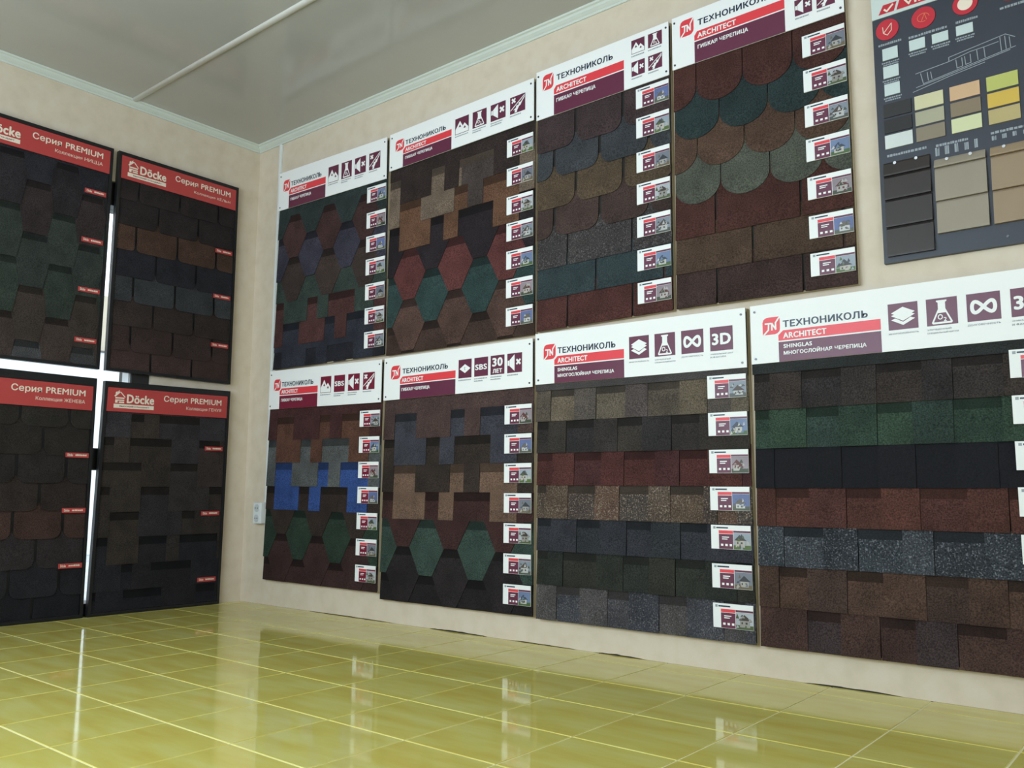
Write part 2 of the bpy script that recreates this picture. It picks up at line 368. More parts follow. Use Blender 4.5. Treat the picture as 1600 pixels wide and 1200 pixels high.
class Rows:
    """courses of shingles on a board: each course lies over the top of the next one down"""
    def __init__(s, b, base, umin=0.0, umax=1.0, vmax=1.0):
        s.b, s.base, s.u0, s.u1, s.vm = b, base, umin, umax, vmax
    def put(s, pts, v0, v1, mat, vlim=None):
        p = clip(pts, s.u0, s.u1, 0, s.vm)
        if not p: return None
        return s.b.prism('shingle', p, tilt(v0, v1, s.base), 0.0028, mat)
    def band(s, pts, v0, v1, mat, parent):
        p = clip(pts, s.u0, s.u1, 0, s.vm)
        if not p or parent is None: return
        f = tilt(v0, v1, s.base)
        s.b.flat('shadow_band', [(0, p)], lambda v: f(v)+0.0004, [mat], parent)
    # comb course: rectangular tabs of unequal width with open slots
    def comb(s, vt, vs, vb, tabs, mats, bands=(), bmat=None, bh=0.034):
        n = len(tabs); made = []
        for i, (a, c) in enumerate(tabs):
            ca = s.u0 if i == 0 else (tabs[i-1][1]+a)/2
            cb = s.u1 if i == n-1 else (c+tabs[i+1][0])/2
            a2, c2 = max(a, ca), min(c, cb)
            pts = [(ca, vt), (cb, vt), (cb, vs)]
            if c2 < cb-1e-4: pts.append((c2, vs))
            pts += [(c2, vb), (a2, vb)]
            if a2 > ca+1e-4: pts.append((a2, vs))
            pts.append((ca, vs))
            q = [pts[0]]
            for p in pts[1:]:
                if (abs(p[0]-q[-1][0])+abs(p[1]-q[-1][1])) > 1e-5: q.append(p)
            q = [(min(max(u, s.u0), s.u1), min(v, s.vm)) for u, v in q]
            o = s.b.prism('shingle', q, tilt(vt, vb, s.base), 0.0028, mats[i % len(mats)])
            made.append((ca, cb, o))
        for a, c in bands:
            for ca, cb, o in made:
                x0, x1 = max(a, ca), min(c, cb)
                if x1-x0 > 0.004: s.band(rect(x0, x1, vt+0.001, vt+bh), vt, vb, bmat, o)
    # honeycomb course: lower half of each tab is a trapezoid
    def hexa(s, vt, vm, vb, centers, P, a, mats, bmat=None, bh=0.034, band=True, open_slots=()):
        for i, c in enumerate(centers):
            m = mats[i % len(mats)]
            o = s.put([(c-P/2, vt), (c+P/2, vt), (c+P/2, vm), (c+(P-a)/2, vm), (c+a/2, vb), (c-a/2, vb), (c-(P-a)/2, vm), (c-P/2, vm)], vt, vb, m)
            for x0, x1 in open_slots:
                x0, x1 = max(x0, c-P/2), min(x1, c+P/2)
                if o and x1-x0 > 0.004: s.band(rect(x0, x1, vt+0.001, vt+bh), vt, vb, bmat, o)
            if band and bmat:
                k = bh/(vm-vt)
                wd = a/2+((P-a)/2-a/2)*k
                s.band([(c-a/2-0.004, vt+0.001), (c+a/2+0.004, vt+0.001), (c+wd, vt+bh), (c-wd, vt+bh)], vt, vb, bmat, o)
    # straight course: tabs side by side; corner 'round' r, 'scallop' or square
    def tabs(s, vt, vb, cuts, mats, kind='square', r=0.03, gap=0.008, arc=0.057, step=None):
        asp = s.b.w/s.b.h
        for i in range(len(cuts)-1):
            a, c = cuts[i]+gap/2, cuts[i+1]-gap/2
            if kind == 'square': pts = rect(a, c, vt, vb)
            elif kind == 'round':
                rv = r*asp*0.95; pts = [(a, vt), (c, vt)]
                pts += [(c-r+r*math.cos(t), vb-rv+rv*math.sin(t)) for t in [k*math.pi/10 for k in range(6)]]
                pts += [(a+r-r*math.sin(t), vb-rv+rv*math.cos(t)) for t in [k*math.pi/10 for k in range(6)]]
            elif kind == 'scallop':
                h = (c-a)/2; m = (a+c)/2
                pts = [(a, vt), (c, vt)] + [(m+h*math.cos(t), vb-arc+arc*math.sin(t)) for t in [k*math.pi/16 for k in range(17)]]
            s.put(pts, vt, vb, mats[i % len(mats)])
    # laminated course: thick teeth beside set-back fields carrying a dark band
    def laminated(s, vt, vb, fields, mats, bmat, bh=0.030, band=True, mats2=None):
        ed = [s.u0]
        for a, c in fields: ed += [a, c]
        ed.append(s.u1)
        k = 0
        for i in range(len(ed)-1):
            a, c = ed[i], ed[i+1]
            if c-a < 0.004: continue
            field = i % 2 == 1
            lo, hi = (0.0025, 0.0095) if field else (0.0052, 0.0125)
            f = tilt(vt, vb, s.base, lo, hi)
            g = 0.0016 if field else 0.0
            m = (mats2 or mats)[k % len(mats2 or mats)] if field else mats[k % len(mats)]
            k += 1
            sl = 0.006*random.uniform(-1, 1)
            o = s.b.prism('shingle', [(a+g, vt), (c, vt), (c, vb), (a+g+(sl if field and a > 0.03 else 0)*0.3, vb)], f, 0.0030, m)
            if field and band:
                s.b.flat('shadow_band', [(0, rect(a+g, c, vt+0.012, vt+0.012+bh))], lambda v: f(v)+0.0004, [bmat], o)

# sign header of the boards on the right wall
def star_x(s, cu, cv, r, w):
    out = []
    for sg in (1, -1):
        dx, dy = r/s.w, r/s.h*sg; nx, ny = w/s.w*0.7, -w/s.h*0.7*sg
        out.append([(cu-dx+nx, cv-dy+ny), (cu+dx+nx, cv+dy+ny), (cu+dx-nx, cv+dy-ny), (cu-dx-nx, cv-dy-ny)])
    return out
def stroke(s, pts, w):
    out = []
    for (a, b), (c, d) in zip(pts[:-1], pts[1:]):
        dx, dy = (c-a)*s.w, (d-b)*s.h; l = math.hypot(dx, dy) or 1
        nx, ny = -dy/l*w/2/s.w, dx/l*w/2/s.h; ex, ey = dx/l*w/2/s.w*0.6, dy/l*w/2/s.h*0.6
        out.append([(a-ex+nx, b-ey+ny), (c+ex+nx, d+ey+ny), (c+ex-nx, d+ey-ny), (a-ex-nx, b-ey-ny)])
    return out
def icon(s, kind, u0, u1, v0, v1, d, hd, mar):
    s.flat('icon_tile', [(0, rect(u0, u1, v0, v1))], d, [mar], hd)
    X = lambda a: u0+(u1-u0)*a
    Y = lambda a: v0+(v1-v0)*a
    sz = (u1-u0)*s.w; d2 = d+0.0004
    P = lambda l: [(X(a), Y(b)) for a, b in l]
    polys = []
    if kind in ('SBS', '3D', '30'):
        if kind == 'SBS': s.text('SBS', X(.07), X(.93), Y(.36), Y(.66), d2, M_WHITE, hd, 0.035, 'icon_symbol')
        if kind == '3D': s.text('3D', X(.08), X(.92), Y(.27), Y(.76), d2, M_WHITE, hd, 0.045, 'icon_symbol')
        if kind == '30':
            s.text('30', X(.12), X(.88), Y(.12), Y(.58), d2, M_WHITE, hd, 0.045, 'icon_symbol')
            s.text('ЛЕТ', X(.16), X(.84), Y(.70), Y(.92), d2, M_WHITE, hd, 0.045, 'icon_symbol')
        return
    if kind == 'roof':
        polys += [P([(.03, .97), (.03, .68), (.36, .20), (.56, .55), (.70, .40), (.97, .72), (.97, .97)])]
        dark = [P([(.25, .60), (.36, .42), (.46, .60), (.40, .56), (.36, .62), (.31, .56)]), P([(.60, .75), (.71, .58), (.82, .75), (.75, .71), (.71, .77), (.66, .71)])]
        s.flat('icon_symbol', [(0, p) for p in polys]+[(1, p) for p in dark], d2, [M_WHITE, mar], hd); return
    if kind == 'flask':
        a = [P([(.33, .08), (.67, .08), (.67, .13), (.62, .16), (.62, .40), (.84, .90), (.80, .95), (.20, .95), (.16, .90), (.38, .40), (.38, .16), (.33, .13)])]
        b = [P([(.37, .55), (.63, .55), (.77, .88), (.23, .88)])]
        s.flat('icon_symbol', [(0, p) for p in a]+[(1, p) for p in b], d2, [M_WHITE, mar], hd)
        s.text('O', X(.36), X(.53), Y(.60), Y(.80), d2+0.0003, M_WHITE, hd, 0.03, 'icon_symbol')
        s.text('2', X(.55), X(.65), Y(.72), Y(.87), d2+0.0003, M_WHITE, hd, 0.03, 'icon_symbol'); return
    if kind == 'mute':
        polys = [P([(.04, .36), (.14, .36), (.14, .62), (.04, .62)]), P([(.16, .34), (.50, .06), (.50, .92), (.16, .64)])] + star_x(s, X(.76), Y(.46), sz*.13, sz*.055)
    if kind == 'slope':
        polys = star_x(s, X(.24), Y(.24), sz*.11, sz*.05) + stroke(s, P([(.05, .78), (.95, .10)]), sz*.045)
        polys += [P([(.30, .97), (.34, .82), (.22, .80), (.40, .70), (.42, .58), (.55, .58), (.60, .44), (.72, .44), (.96, .14), (.96, .24), (.80, .44), (.70, .62), (.60, .66), (.48, .86), (.46, .97)])]
    if kind == 'layers':
        polys = [P([(.5, .15), (.9, .36), (.5, .58), (.1, .36)])]
        for y in (.46, .62): polys += [P([(.1, y), (.24, y-.06), (.5, y+.10), (.5, y+.22)]), P([(.5, y+.22), (.5, y+.10), (.76, y-.06), (.9, y)])]
    if kind == 'inf':
        t = [2*math.pi*k/48 for k in range(49)]
        polys = stroke(s, P([(.5+.34*math.sin(a), .5-.17*math.sin(2*a)*1.15) for a in t]), sz*.115)
    if kind == 'rhomb':
        polys = [P([(.5, .26), (.92, .5), (.5, .74), (.08, .5)])]
        s.flat('icon_symbol', [(0, p) for p in polys]+[(1, P([(.44, .44), (.5, .40), (.52, .46), (.47, .5), (.54, .56), (.48, .60), (.45, .54)]))], d2, [M_WHITE, M_GREYINK], hd); return
    s.flat('icon_symbol', [(0, p) for p in polys], d2, [M_WHITE], hd)
def header(s, base, hb, icons, lines, narrow=False, mar=None, capt=None, wide=False):
    mar = mar or M_MAROON
    d = base+0.0165
    hd = s.prism('header_sign', rect(0.0, 1.0, 0.0, hb), d, 0.004, M_WHITE)
    d += 0.0004
    k = hb/0.184
    if narrow: lg = (.053, .142, .022, .080); tx = (.168, .606, .0365, .0585); bx = (.146, .687); tt = .166
    elif wide: lg = (.054, .124, .038, .096); tx = (.141, .467, .0545, .0765); bx = (.124, .519); tt = .137
    else: lg = (.047, .113, .043, .097); tx = (.124, .424, .0575, .0795); bx = (.106, .465); tt = .124
    kv = lambda v: v*k
    sh = -0.0115 if narrow else 0.0
    a, b, c, e = lg; c, e = kv(c), kv(e)
    ch = 0.25
    U = lambda t: a+(b-a)*t
    V = lambda t: c+(e-c)*t
    s.flat('logo_badge', [(0, [(U(.07), V(.10)), (U(.20), V(.02)), (U(.34), V(0)), (U(.97), V(0)), (U(1), V(.04)), (U(1), V(.70)), (U(.97), V(.84)), (U(.86), V(.95)), (U(.70), V(1)), (U(.04), V(1)), (U(0), V(.96)), (U(0), V(.28))])], d, [M_RED], hd)
    wl = stroke(s, [(U(.16), V(.36)), (U(.48), V(.36))], .0055) + stroke(s, [(U(.36), V(.36)), (U(.34), V(.72)), (U(.08), V(.98))], .0055)
    wl += stroke(s, [(U(.54), V(.74)), (U(.54), V(.36)), (U(.76), V(.72)), (U(.76), V(.34)), (U(.98), V(.04))], .0055)
    s.flat('logo_letters', [(0, p) for p in wl], d+0.0004, [M_WHITE], hd)
    s.text('ТЕХНОНИКОЛЬ', tx[0], tx[1], kv(tx[2]), kv(tx[3]), d, M_NAVY, hd, 0.033)
    v0, v1, v2, v3 = kv(.088+sh), kv(.119+sh), kv(.123+sh), hb
    s.flat('red_strip', [(0, [(bx[0]+.018, v0), (bx[1], v0), (bx[1], v1), (bx[0], v1), (bx[0], v0+.013)])], d, [M_RED], hd)
    s.flat('maroon_panel', [(0, rect(bx[0], bx[1], v2, v3))], d, [mar], hd)
    wA = 0.24 if narrow else 0.158
    s.text('ARCHITECT', tt, tt+wA, kv(.0955+sh), kv(.1135+sh), d+0.0004, M_WHITE, hd, 0.04)
    if len(lines) == 1:
        s.text(lines[0], tt, tt+(.205 if not narrow else .31), kv(.137+sh), kv(.1535+sh), d+0.0004, M_WHITE, hd, 0.04)
    else:
        s.text(lines[0], tt, tt+.105, kv(.131), kv(.1435), d+0.0004, M_WHITE, hd, 0.04)
        s.text(lines[1], tt, tt+.292, kv(.149), kv(.166), d+0.0004, M_WHITE, hd, 0.04)
    if narrow: cells = [(.742, .836, .0195, .068), (.860, .956, .0195, .068), (.742, .836, .096, .147), (.860, .956, .096, .147)]
    elif wide: cells = [(.539, .625, .048, .123), (.643, .731, .048, .123), (.747, .833, .048, .123), (.850, .939, .048, .123)]
    else: cells = [(.490, .584, .050, .125), (.610, .703, .050, .125), (.730, .826, .050, .125), (.854, .948, .050, .125)]
    for i, (ic, (a, b, c, e)) in enumerate(zip(icons, cells)):
        icon(s, ic, a, b, kv(c), kv(e), d, hd, mar)
        if capt and capt[i]:
            for q, ln in enumerate(capt[i]):
                wd = min(b-a, 0.0072*len(ln))
                s.text(ln, a, a+wd, kv(e)+.007+q*.0095, kv(e)+.0125+q*.0095, d, M_GREYINK, hd, 0.01, 'caption')
        else:
            r_ = random.Random(i*7+len(lines[0]))
            n2 = 1 if narrow else 1+(i % 3 != 0)
            pl = []
            for q in range(n2):
                pl += [(0, p) for p in dash(a, a+(b-a)*r_.uniform(.6, .98), kv(e)+.006+q*.009, kv(e)+.0105+q*.009, 11, i*5+q)]
            s.flat('caption', pl, d, [M_GREYINK], hd)
    for u, v in ((.017, .02), (.983, .02), (.017, hb-.015), (.983, hb-.015)):
        s.prism('screw', circ(s, u, v, .0042, 10), d+0.0016, .002, M_SCREW, hd)
    return hd
PHOTO = [((150, 160, 175), (90, 95, 90), (215, 215, 215), (88, 70, 64)), ((125, 145, 185), (80, 110, 60), (220, 215, 205), (70, 80, 100)), ((165, 150, 160), (70, 80, 60), (200, 195, 190), (110, 52, 48)),
         ((110, 125, 180), (100, 105, 90), (225, 225, 225), (120, 110, 105)), ((175, 185, 200), (95, 120, 60), (210, 200, 190), (80, 78, 82)), ((130, 135, 150), (120, 105, 80), (190, 185, 180), (60, 62, 70)), ((200, 205, 215), (85, 100, 60), (170, 165, 160), (70, 60, 55))]
PM = [[plain('photo_%s_%d' % (n_, i), srgb(*[int(v*.86) for v in c]), 0.45, var=0.3) for n_, c in zip(('sky', 'ground', 'house', 'roof'), p)] for i, p in enumerate(PHOTO)]
def card(s, base, u0, u1, v0, v1, i, wine=False):
    d = base+0.0165
    cdo = s.prism('sample_card', rect(u0, u1, v0, v1), d, 0.004, M_CARD)
    d += 0.0004
    X = lambda a: u0+(u1-u0)*a
    Y = lambda a: v0+(v1-v0)*a
    R = lambda a, b, c, e: rect(X(a), X(b), Y(c), Y(e))
    mr = M_MAROON2 if wine else M_MAROON
    pl = [(0, R(.20, .56, .37, .99)), (1, R(.20, .56, .22, .35)), (2, R(.06, .12, .06, .16)), (3, R(.14, .44, .08, .14)), (0, R(.57, 1.0, .22, .30))]
    pl += [(4, R(.28, .46, .48, .52)), (4, R(.28, .42, .56, .60))]
    for k in range(3): pl.append((4, R(.25+.11*k, .31+.11*k, .78, .87)))
    s.flat('card_print', pl, d, [mr, M_RED, M_GREYINK, M_NAVY, M_WHITE], cdo)
    r = random.Random(i*13+5)
    hx, hw, hy = r.uniform(.62, .72), r.uniform(.18, .26), r.uniform(.48, .6)
    ph = [(0, R(.57, 1.0, .31, .99)), (1, R(.57, 1.0, .82, .99)), (2, R(hx, hx+hw, hy+.10, .90)),
          (3, [(X(hx-.04), Y(hy+.14)), (X(hx+hw*.45), Y(hy-.10)), (X(min(1, hx+hw+.05)), Y(hy+.14))])]
    ph += [(3, R(hx+hw*.15, hx+hw*.3, hy+.2, hy+.28)), (3, R(hx+hw*.55, hx+hw*.75, hy+.2, hy+.28))]
    for k in range(9):                             # trees, shade and bright patches of the little picture
        cx, cy, w_, h_ = r.uniform(.60, .94), r.uniform(.42, .92), r.uniform(.02, .06), r.uniform(.04, .13)
        m_ = r.choice((1, 1, 3, 3, 2, 0))
        ph.append((m_, [(X(max(.57, cx-w_)), Y(min(.99, cy+h_*.6))), (X(cx), Y(max(.32, cy-h_))), (X(min(1, cx+w_)), Y(min(.99, cy+h_*r.uniform(.1, .7))))]))
    s.flat('card_photo', ph, d, PM[i % len(PM)], cdo)

BASE = 0.018
def tn_board(quad, label, group='shingle sample boards on the right wall'):
    s = Board('display_board', quad, 'R', label, 'display board', group)
    s.prism('backing_board', rect(0, 1, 0, 1), BASE, BASE-0.0005, M_PLY)
    s.prism('felt_underlay', rect(0.002, 0.998, 0.01, 0.995), BASE+0.0012, 0.0011, M_BACK)
    return s
def mats(prefix, cols, ref, **kw):
    return [granule('%s_%d' % (prefix, i), alb(c, ref), **kw) for i, c in enumerate(cols)]
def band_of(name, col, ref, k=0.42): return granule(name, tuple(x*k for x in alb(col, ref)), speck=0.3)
ODD = [(-0.1, .082), (.243, .482), (.575, .677), (.909, 1.1)]
EVEN = [(.084, .315), (.411, .511), (.744, .906)]
def slots(tabs):
    e = [0.0]
    for a, c in tabs: e += [max(0, a), min(1, c)]
    e.append(1.0)
    return [(e[i], e[i+1]) for i in range(0, len(e), 2) if e[i+1]-e[i] > 0.005]
HA = [-.165, .165, .495, .828, 1.16]       # honeycomb centres, two staggered sets
HB = [0.0, .33, .66, .992]
HP, HN = .332, .09

# --- lower row, board nearest the corner, and its neighbour: four comb courses over three honeycomb courses
def comb_board(quad, cols, ref, hb, v, label, name, icons, mar, first_odd=True, extra=None, ncomb=4):
    s = tn_board(quad, label); R = Rows(s, BASE); M = mats(name, cols, ref)
    Bd = [band_of(name+'_band_%d' % i, c, ref) for i, c in enumerate(cols)]
    pat = (ODD, EVEN) if first_odd else (EVEN, ODD)
    vt = hb-0.02
    for r in range(ncomb):
        tabs = pat[r % 2]
        mm = [M[r]]
        if extra and r in extra: mm = [M[r] if x is None else x for x in extra[r]]
        R.comb(vt if r == 0 else v[r-1], v[r], v[r+1], tabs, mm, slots(pat[(r-1) % 2]) if r else (), Bd[r])
        vt = v[r]
    r = ncomb                                     # solid above, honeycomb below
    cs = [HA, HB] if first_odd else [HB, HA]
    k = 0
    while r < len(cols):
        vtop, vm = v[r-1], v[r]
        vb = v[r+1] if r+1 < len(v) else v[r]+0.11
        R.hexa(vtop, vm, vb, cs[k % 2], HP, HN, [M[r]], Bd[r], band=(k > 0), open_slots=slots(pat[(r-1) % 2]) if k == 0 else ())
        k += 1; r += 1
    header(s, BASE, hb, icons, ['ГИБКАЯ ЧЕРЕПИЦА'], mar=mar, wide=(name == 'sand'))
    return s, R
def cards(s, tops, u0=.836, u1=.995, h=.071, wine=False, off=0):
    for i, t in enumerate(tops): card(s, BASE, u0, u1, t, t+h, i+off, wine)

q = [(0.245, 1.293), (1.181, 1.273), (1.177, 0.137), (0.243, 0.139)]
s, R = comb_board(q, [(74, 40, 36), (94, 58, 38), (82, 94, 90), (36, 82, 168), (54, 43, 34), (36, 66, 47), (60, 38, 34), (60, 38, 34)], 220, .188,
    [.228, .339, .447, .558, .668, .780, .892, 1.002, 1.11], 'sample board with a bright blue shingle course, beside the wall socket', 'sapphire', ['roof', 'SBS', 'mute', 'slope'], M_MAROON2)
cards(s, [.221, .336, .446, .555, .667, .779, .890], wine=True)
q = [(1.201, 1.275), (2.134, 1.275), (2.132, 0.111), (1.199, 0.109)]
s, R = comb_board(q, [(90, 68, 60), (63, 70, 80), (63, 53, 43), (130, 101, 73), (77, 46, 40), (54, 88, 73), (46, 42, 42), (40, 37, 37), (40, 37, 37)], 245, .180,
    [.240, .346, .454, .563, .671, .781, .890, 1.0, 1.11], 'sample board with a 30-year warranty sign over tan and slate-blue shingle tabs', 'sand', ['rhomb', 'SBS', '30', 'mute'], None)
cards(s, [.241, .349, .457, .566, .675, .784, .893], off=2)
# --- upper row, second board: three comb courses, then honeycomb in dark, red, teal and brown
q = [(1.200, 2.436), (2.136, 2.452), (2.137, 1.293), (1.201, 1.291)]
beige = granule('beige_tab', alb((132, 116, 88), 240)); dusk = granule('dusk_tab', alb((78, 70, 62), 240))
s, R = comb_board(q, [(60, 49, 43), (126, 110, 84), (122, 82, 50), (47, 41, 45), (114, 56, 51), (44, 82, 76), (96, 69, 55), (80, 59, 46), (80, 59, 46)], 240, .170,
    [.223, .336, .438, .549, .658, .769, .880, .990, 1.10], 'sample board with beige and orange tabs above red and teal honeycomb shingles', 'autumn', ['roof', 'flask', 'mute', 'slope'], None,
    first_odd=False, extra={1: [beige, beige, dusk, beige]}, ncomb=3)
cards(s, [.216, .333, .448, .553, .664, .776, .886], off=4)
# --- upper row, board nearest the corner: honeycomb courses above comb courses
q = [(0.257, 2.455), (1.176, 2.433), (1.190, 1.296), (0.262, 1.301)]
s = tn_board(q, 'dark sample board of green, red and slate honeycomb shingles, beside the corner of the room'); R = Rows(s, BASE)
cols = [(36, 54, 50), (66, 42, 38), (50, 53, 68), (60, 49, 41), (42, 62, 52), (76, 43, 38), (38, 45, 56), (30, 34, 42)]
M = mats('forest', cols, 200); Bd = [band_of('forest_band_%d' % i, c, 200) for i, c in enumerate(cols)]
lv = [.13, .235, .345, .452, .562, .672, .782, .892, 1.0]
for r in range(4): R.hexa(lv[r], lv[r+1], lv[r+2], (HB, HA)[r % 2], HP, HN, [M[r]], Bd[r], band=r > 0)
R.comb(lv[4], lv[5], lv[6], EVEN, [M[4]])
for c in HB:
    pass
R.comb(lv[5], lv[6], lv[7], ODD, [M[5]], slots(EVEN), Bd[5])
R.comb(lv[6], .918, 1.0, EVEN, [M[6]], slots(ODD), Bd[6])
R.comb(.90, .995, 1.0, ODD, [M[7]])
header(s, BASE, .196, ['roof', 'flask', 'mute', 'slope'], ['ГИБКАЯ ЧЕРЕПИЦА'])
cards(s, [.214, .335, .446, .553, .668, .778, .887], .842, .997, .073, off=1)
# --- upper row, third board: beaver-tail courses with rounded corners, then straight courses
q = [(2.151, 2.469), (2.811, 2.474), (2.806, 1.309), (2.151, 1.301)]
s = tn_board(q, 'narrow sample board of round-cornered tabs over a red straight course'); R = Rows(s, BASE)
cols = [(74, 59, 58), (62, 73, 76), (95, 80, 52), (78, 61, 52), (70, 70, 67), (46, 70, 72), (94, 50, 42)]
M = mats('beaver', cols, 238); M[4] = granule('beaver_speckled', alb(cols[4], 238), speck=0.55, accent=alb((100, 102, 98), 238), amount=.1)
b_ = [.17, .325, .432, .547, .657, .772, .884, 1.0]
for r in range(4):
    R.tabs(b_[r]-.045, b_[r+1], [-.045, .312, .669, 1.026] if r % 2 == 0 else [-.215, .139, .495, .851, 1.2], [M[r]], 'round', r=.075, gap=.022)
for r in range(4, 7):
    R.tabs(b_[r]-.045, b_[r+1], ([-.237, .246, .728, 1.21], [-.017, .464, .945, 1.42])[r % 2], [M[r]], 'square', gap=.014)
header(s, BASE, .192, ['roof', 'flask', 'mute', 'slope'], ['ГИБКАЯ ЧЕРЕПИЦА'], narrow=True)
cards(s, [.204, .310, .433, .546, .661, .777, .890], .771, .996, .072, off=3)
# --- upper row, fourth board: scalloped courses, then straight courses
q = [(2.827, 2.477), (3.488, 2.479), (3.491, 1.307), (2.822, 1.310)]
s = tn_board(q, 'narrow sample board of scalloped fish-scale shingles in red, teal, brown and green'); R = Rows(s, BASE)
cols = [(90, 50, 40), (40, 66, 64), (94, 69, 48), (86, 100, 80), (88, 48, 38), (87, 67, 46), (70, 51, 44)]
M = mats('scale', cols, 238)
b_ = [.15, .329, .441, .548, .662, .771, .886, 1.0]
for r in range(4):
    R.tabs(b_[r]-.085, b_[r+1], [-.140, .145, .430, .716, 1.002] if r % 2 == 0 else [0.0, .285, .571, .857, 1.143], [M[r]], 'scallop', gap=.006, arc=.062)
for r in range(4, 7):
    R.tabs(b_[r]-(.09 if r == 4 else .045), b_[r+1], ([-.237, .251, .732, 1.21], [-.017, .463, .944, 1.42])[r % 2], [M[r]], 'square', gap=.014)
header(s, BASE, .184, ['roof', 'flask', 'mute', 'slope'], ['ГИБКАЯ ЧЕРЕПИЦА'], narrow=True)
cards(s, [.218, .328, .438, .545, .662, .780, .893], .774, .996, .068, off=5)
# --- lower row, the two wide boards of laminated shingles
CAPT = [['МНОГОСЛОЙНОСТЬ'], ['УЛУЧШЕННЫЙ', 'СПЕЦИАЛЬНЫЙ БИТУМ'], ['ДОЛГОВЕЧНОСТЬ'], ['УНИКАЛЬНЫЙ ЦВЕТ', 'И ФАКТУРА']]
def lam_board(quad, rows, vs, ref, label, name, hb):
    s = tn_board(quad, label); R = Rows(s, BASE)
    sill = granule(name+'_starter', alb((74, 76, 72) if name == 'lam' else (46, 56, 54), ref))
    s.prism('starter_strip', rect(0, 1, hb-.02, vs[0]+.004), BASE+0.0125, 0.004, sill)
    for r, (cs, fields, kw) in enumerate(rows):
        M = [granule('%s_%d_%d' % (name, r, i), alb(c, ref), **kw) for i, c in enumerate(cs)]
        R.laminated(vs[r]-.014, vs[r+1], fields, M, band_of('%s_%d_band' % (name, r), cs[0], ref, 0.5), band=kw.get('blotch', 1) != 0.0)
    header(s, BASE, hb, ['layers', 'flask', 'inf', '3D'], ['SHINGLAS', 'МНОГОСЛОЙНАЯ ЧЕРЕПИЦА'], capt=CAPT)
    return s
q = [(2.149, 1.290), (3.098, 1.279), (3.103, 0.107), (2.152, 0.107)]
rows3 = [([(98, 92, 74), (116, 108, 80), (92, 88, 76), (110, 104, 80), (88, 82, 76)], [(.079, .205), (.317, .463), (.568, .713), (.831, .93)], dict(speck=.5)),
         ([(57, 55, 50), (62, 60, 50), (52, 52, 52)], [(0.0, .066), (.161, .305), (.422, .540), (.672, .795)], dict(speck=.45)),
         ([(92, 46, 40), (98, 50, 42), (84, 44, 42)], [(0.0, .087), (.203, .341), (.451, .597), (.704, .825), (.965, 1.0)], dict(speck=.5)),
         ([(94, 82, 64), (104, 86, 62), (84, 74, 64), (108, 80, 58), (78, 74, 64)], [(0.0, .052), (.168, .308), (.426, .564), (.661, .805), (.86, .94)], dict(speck=.55, accent=alb((140, 128, 104), 238), amount=.15)),
         ([(52, 60, 67), (56, 62, 70), (48, 58, 62)], [(0.0, .078), (.213, .330), (.458, .572), (.702, .817)], dict(speck=.5)),
         ([(50, 58, 47), (46, 56, 48), (52, 56, 44)], [(0.0, .060), (.141, .312), (.441, .562), (.676, .804), (.93, .99)], dict(speck=.45)),
         ([(84, 86, 80), (68, 75, 82), (86, 88, 84), (77, 82, 86), (62, 70, 79)], [(.107, .227), (.365, .467), (.602, .723), (.875, .96)], dict(speck=.5, accent=alb((104, 108, 106), 238), amount=.1))]
s = lam_board(q, rows3, [.204, .317, .429, .541, .655, .767, .882, 1.0], 238, 'wide board of laminated shingles with a speckled tan course and a red course', 'lam', .184)
cards(s, [.202, .317, .431, .543, .658, .773, .889], .837, .994, .071, off=0)
q = [(3.117, 1.280), (4.067, 1.280), (4.067, 0.107), (3.119, 0.107)]
rows4 = [([(57, 53, 48), (62, 56, 48), (54, 52, 50)], [(0.0, .063), (.181, .322), (.438, .582), (.674, .820)], dict(speck=.5)),
         ([(42, 74, 56), (48, 82, 58), (44, 72, 60)], [(0.0, .055), (.193, .308), (.434, .547), (.67, .809)], dict(speck=.5)),
         ([(27, 31, 38), (30, 33, 40), (26, 30, 36)], [(.07, .19), (.31, .43), (.55, .67), (.79, .9)], dict(speck=.3, blotch=0.0)),
         ([(94, 53, 41), (100, 56, 42), (86, 48, 40)], [(.071, .193), (.320, .436), (.556, .696), (.81, .93)], dict(speck=.5)),
         ([(52, 65, 72), (62, 75, 82), (49, 60, 67)], [(.096, .238), (.353, .496), (.590, .737), (.85, .95)], dict(speck=.6, accent=alb((100, 114, 120), 228), amount=.1)),
         ([(82, 60, 44), (88, 64, 46), (74, 56, 44)], [(.073, .176), (.311, .430), (.560, .684), (.793, .93)], dict(speck=.5)),
         ([(76, 52, 42), (66, 54, 52), (80, 56, 44)], [(.170, .285), (.412, .523), (.645, .782), (.88, .97)], dict(speck=.5))]
s = lam_board(q, rows4, [.205, .317, .431, .547, .657, .771, .887, 1.0], 228, 'wide board of laminated shingles with a green course over a black course', 'lam2', .178)
cards(s, [.203, .318, .432, .545, .660, .775, .890], .839, .995, .071, off=2)

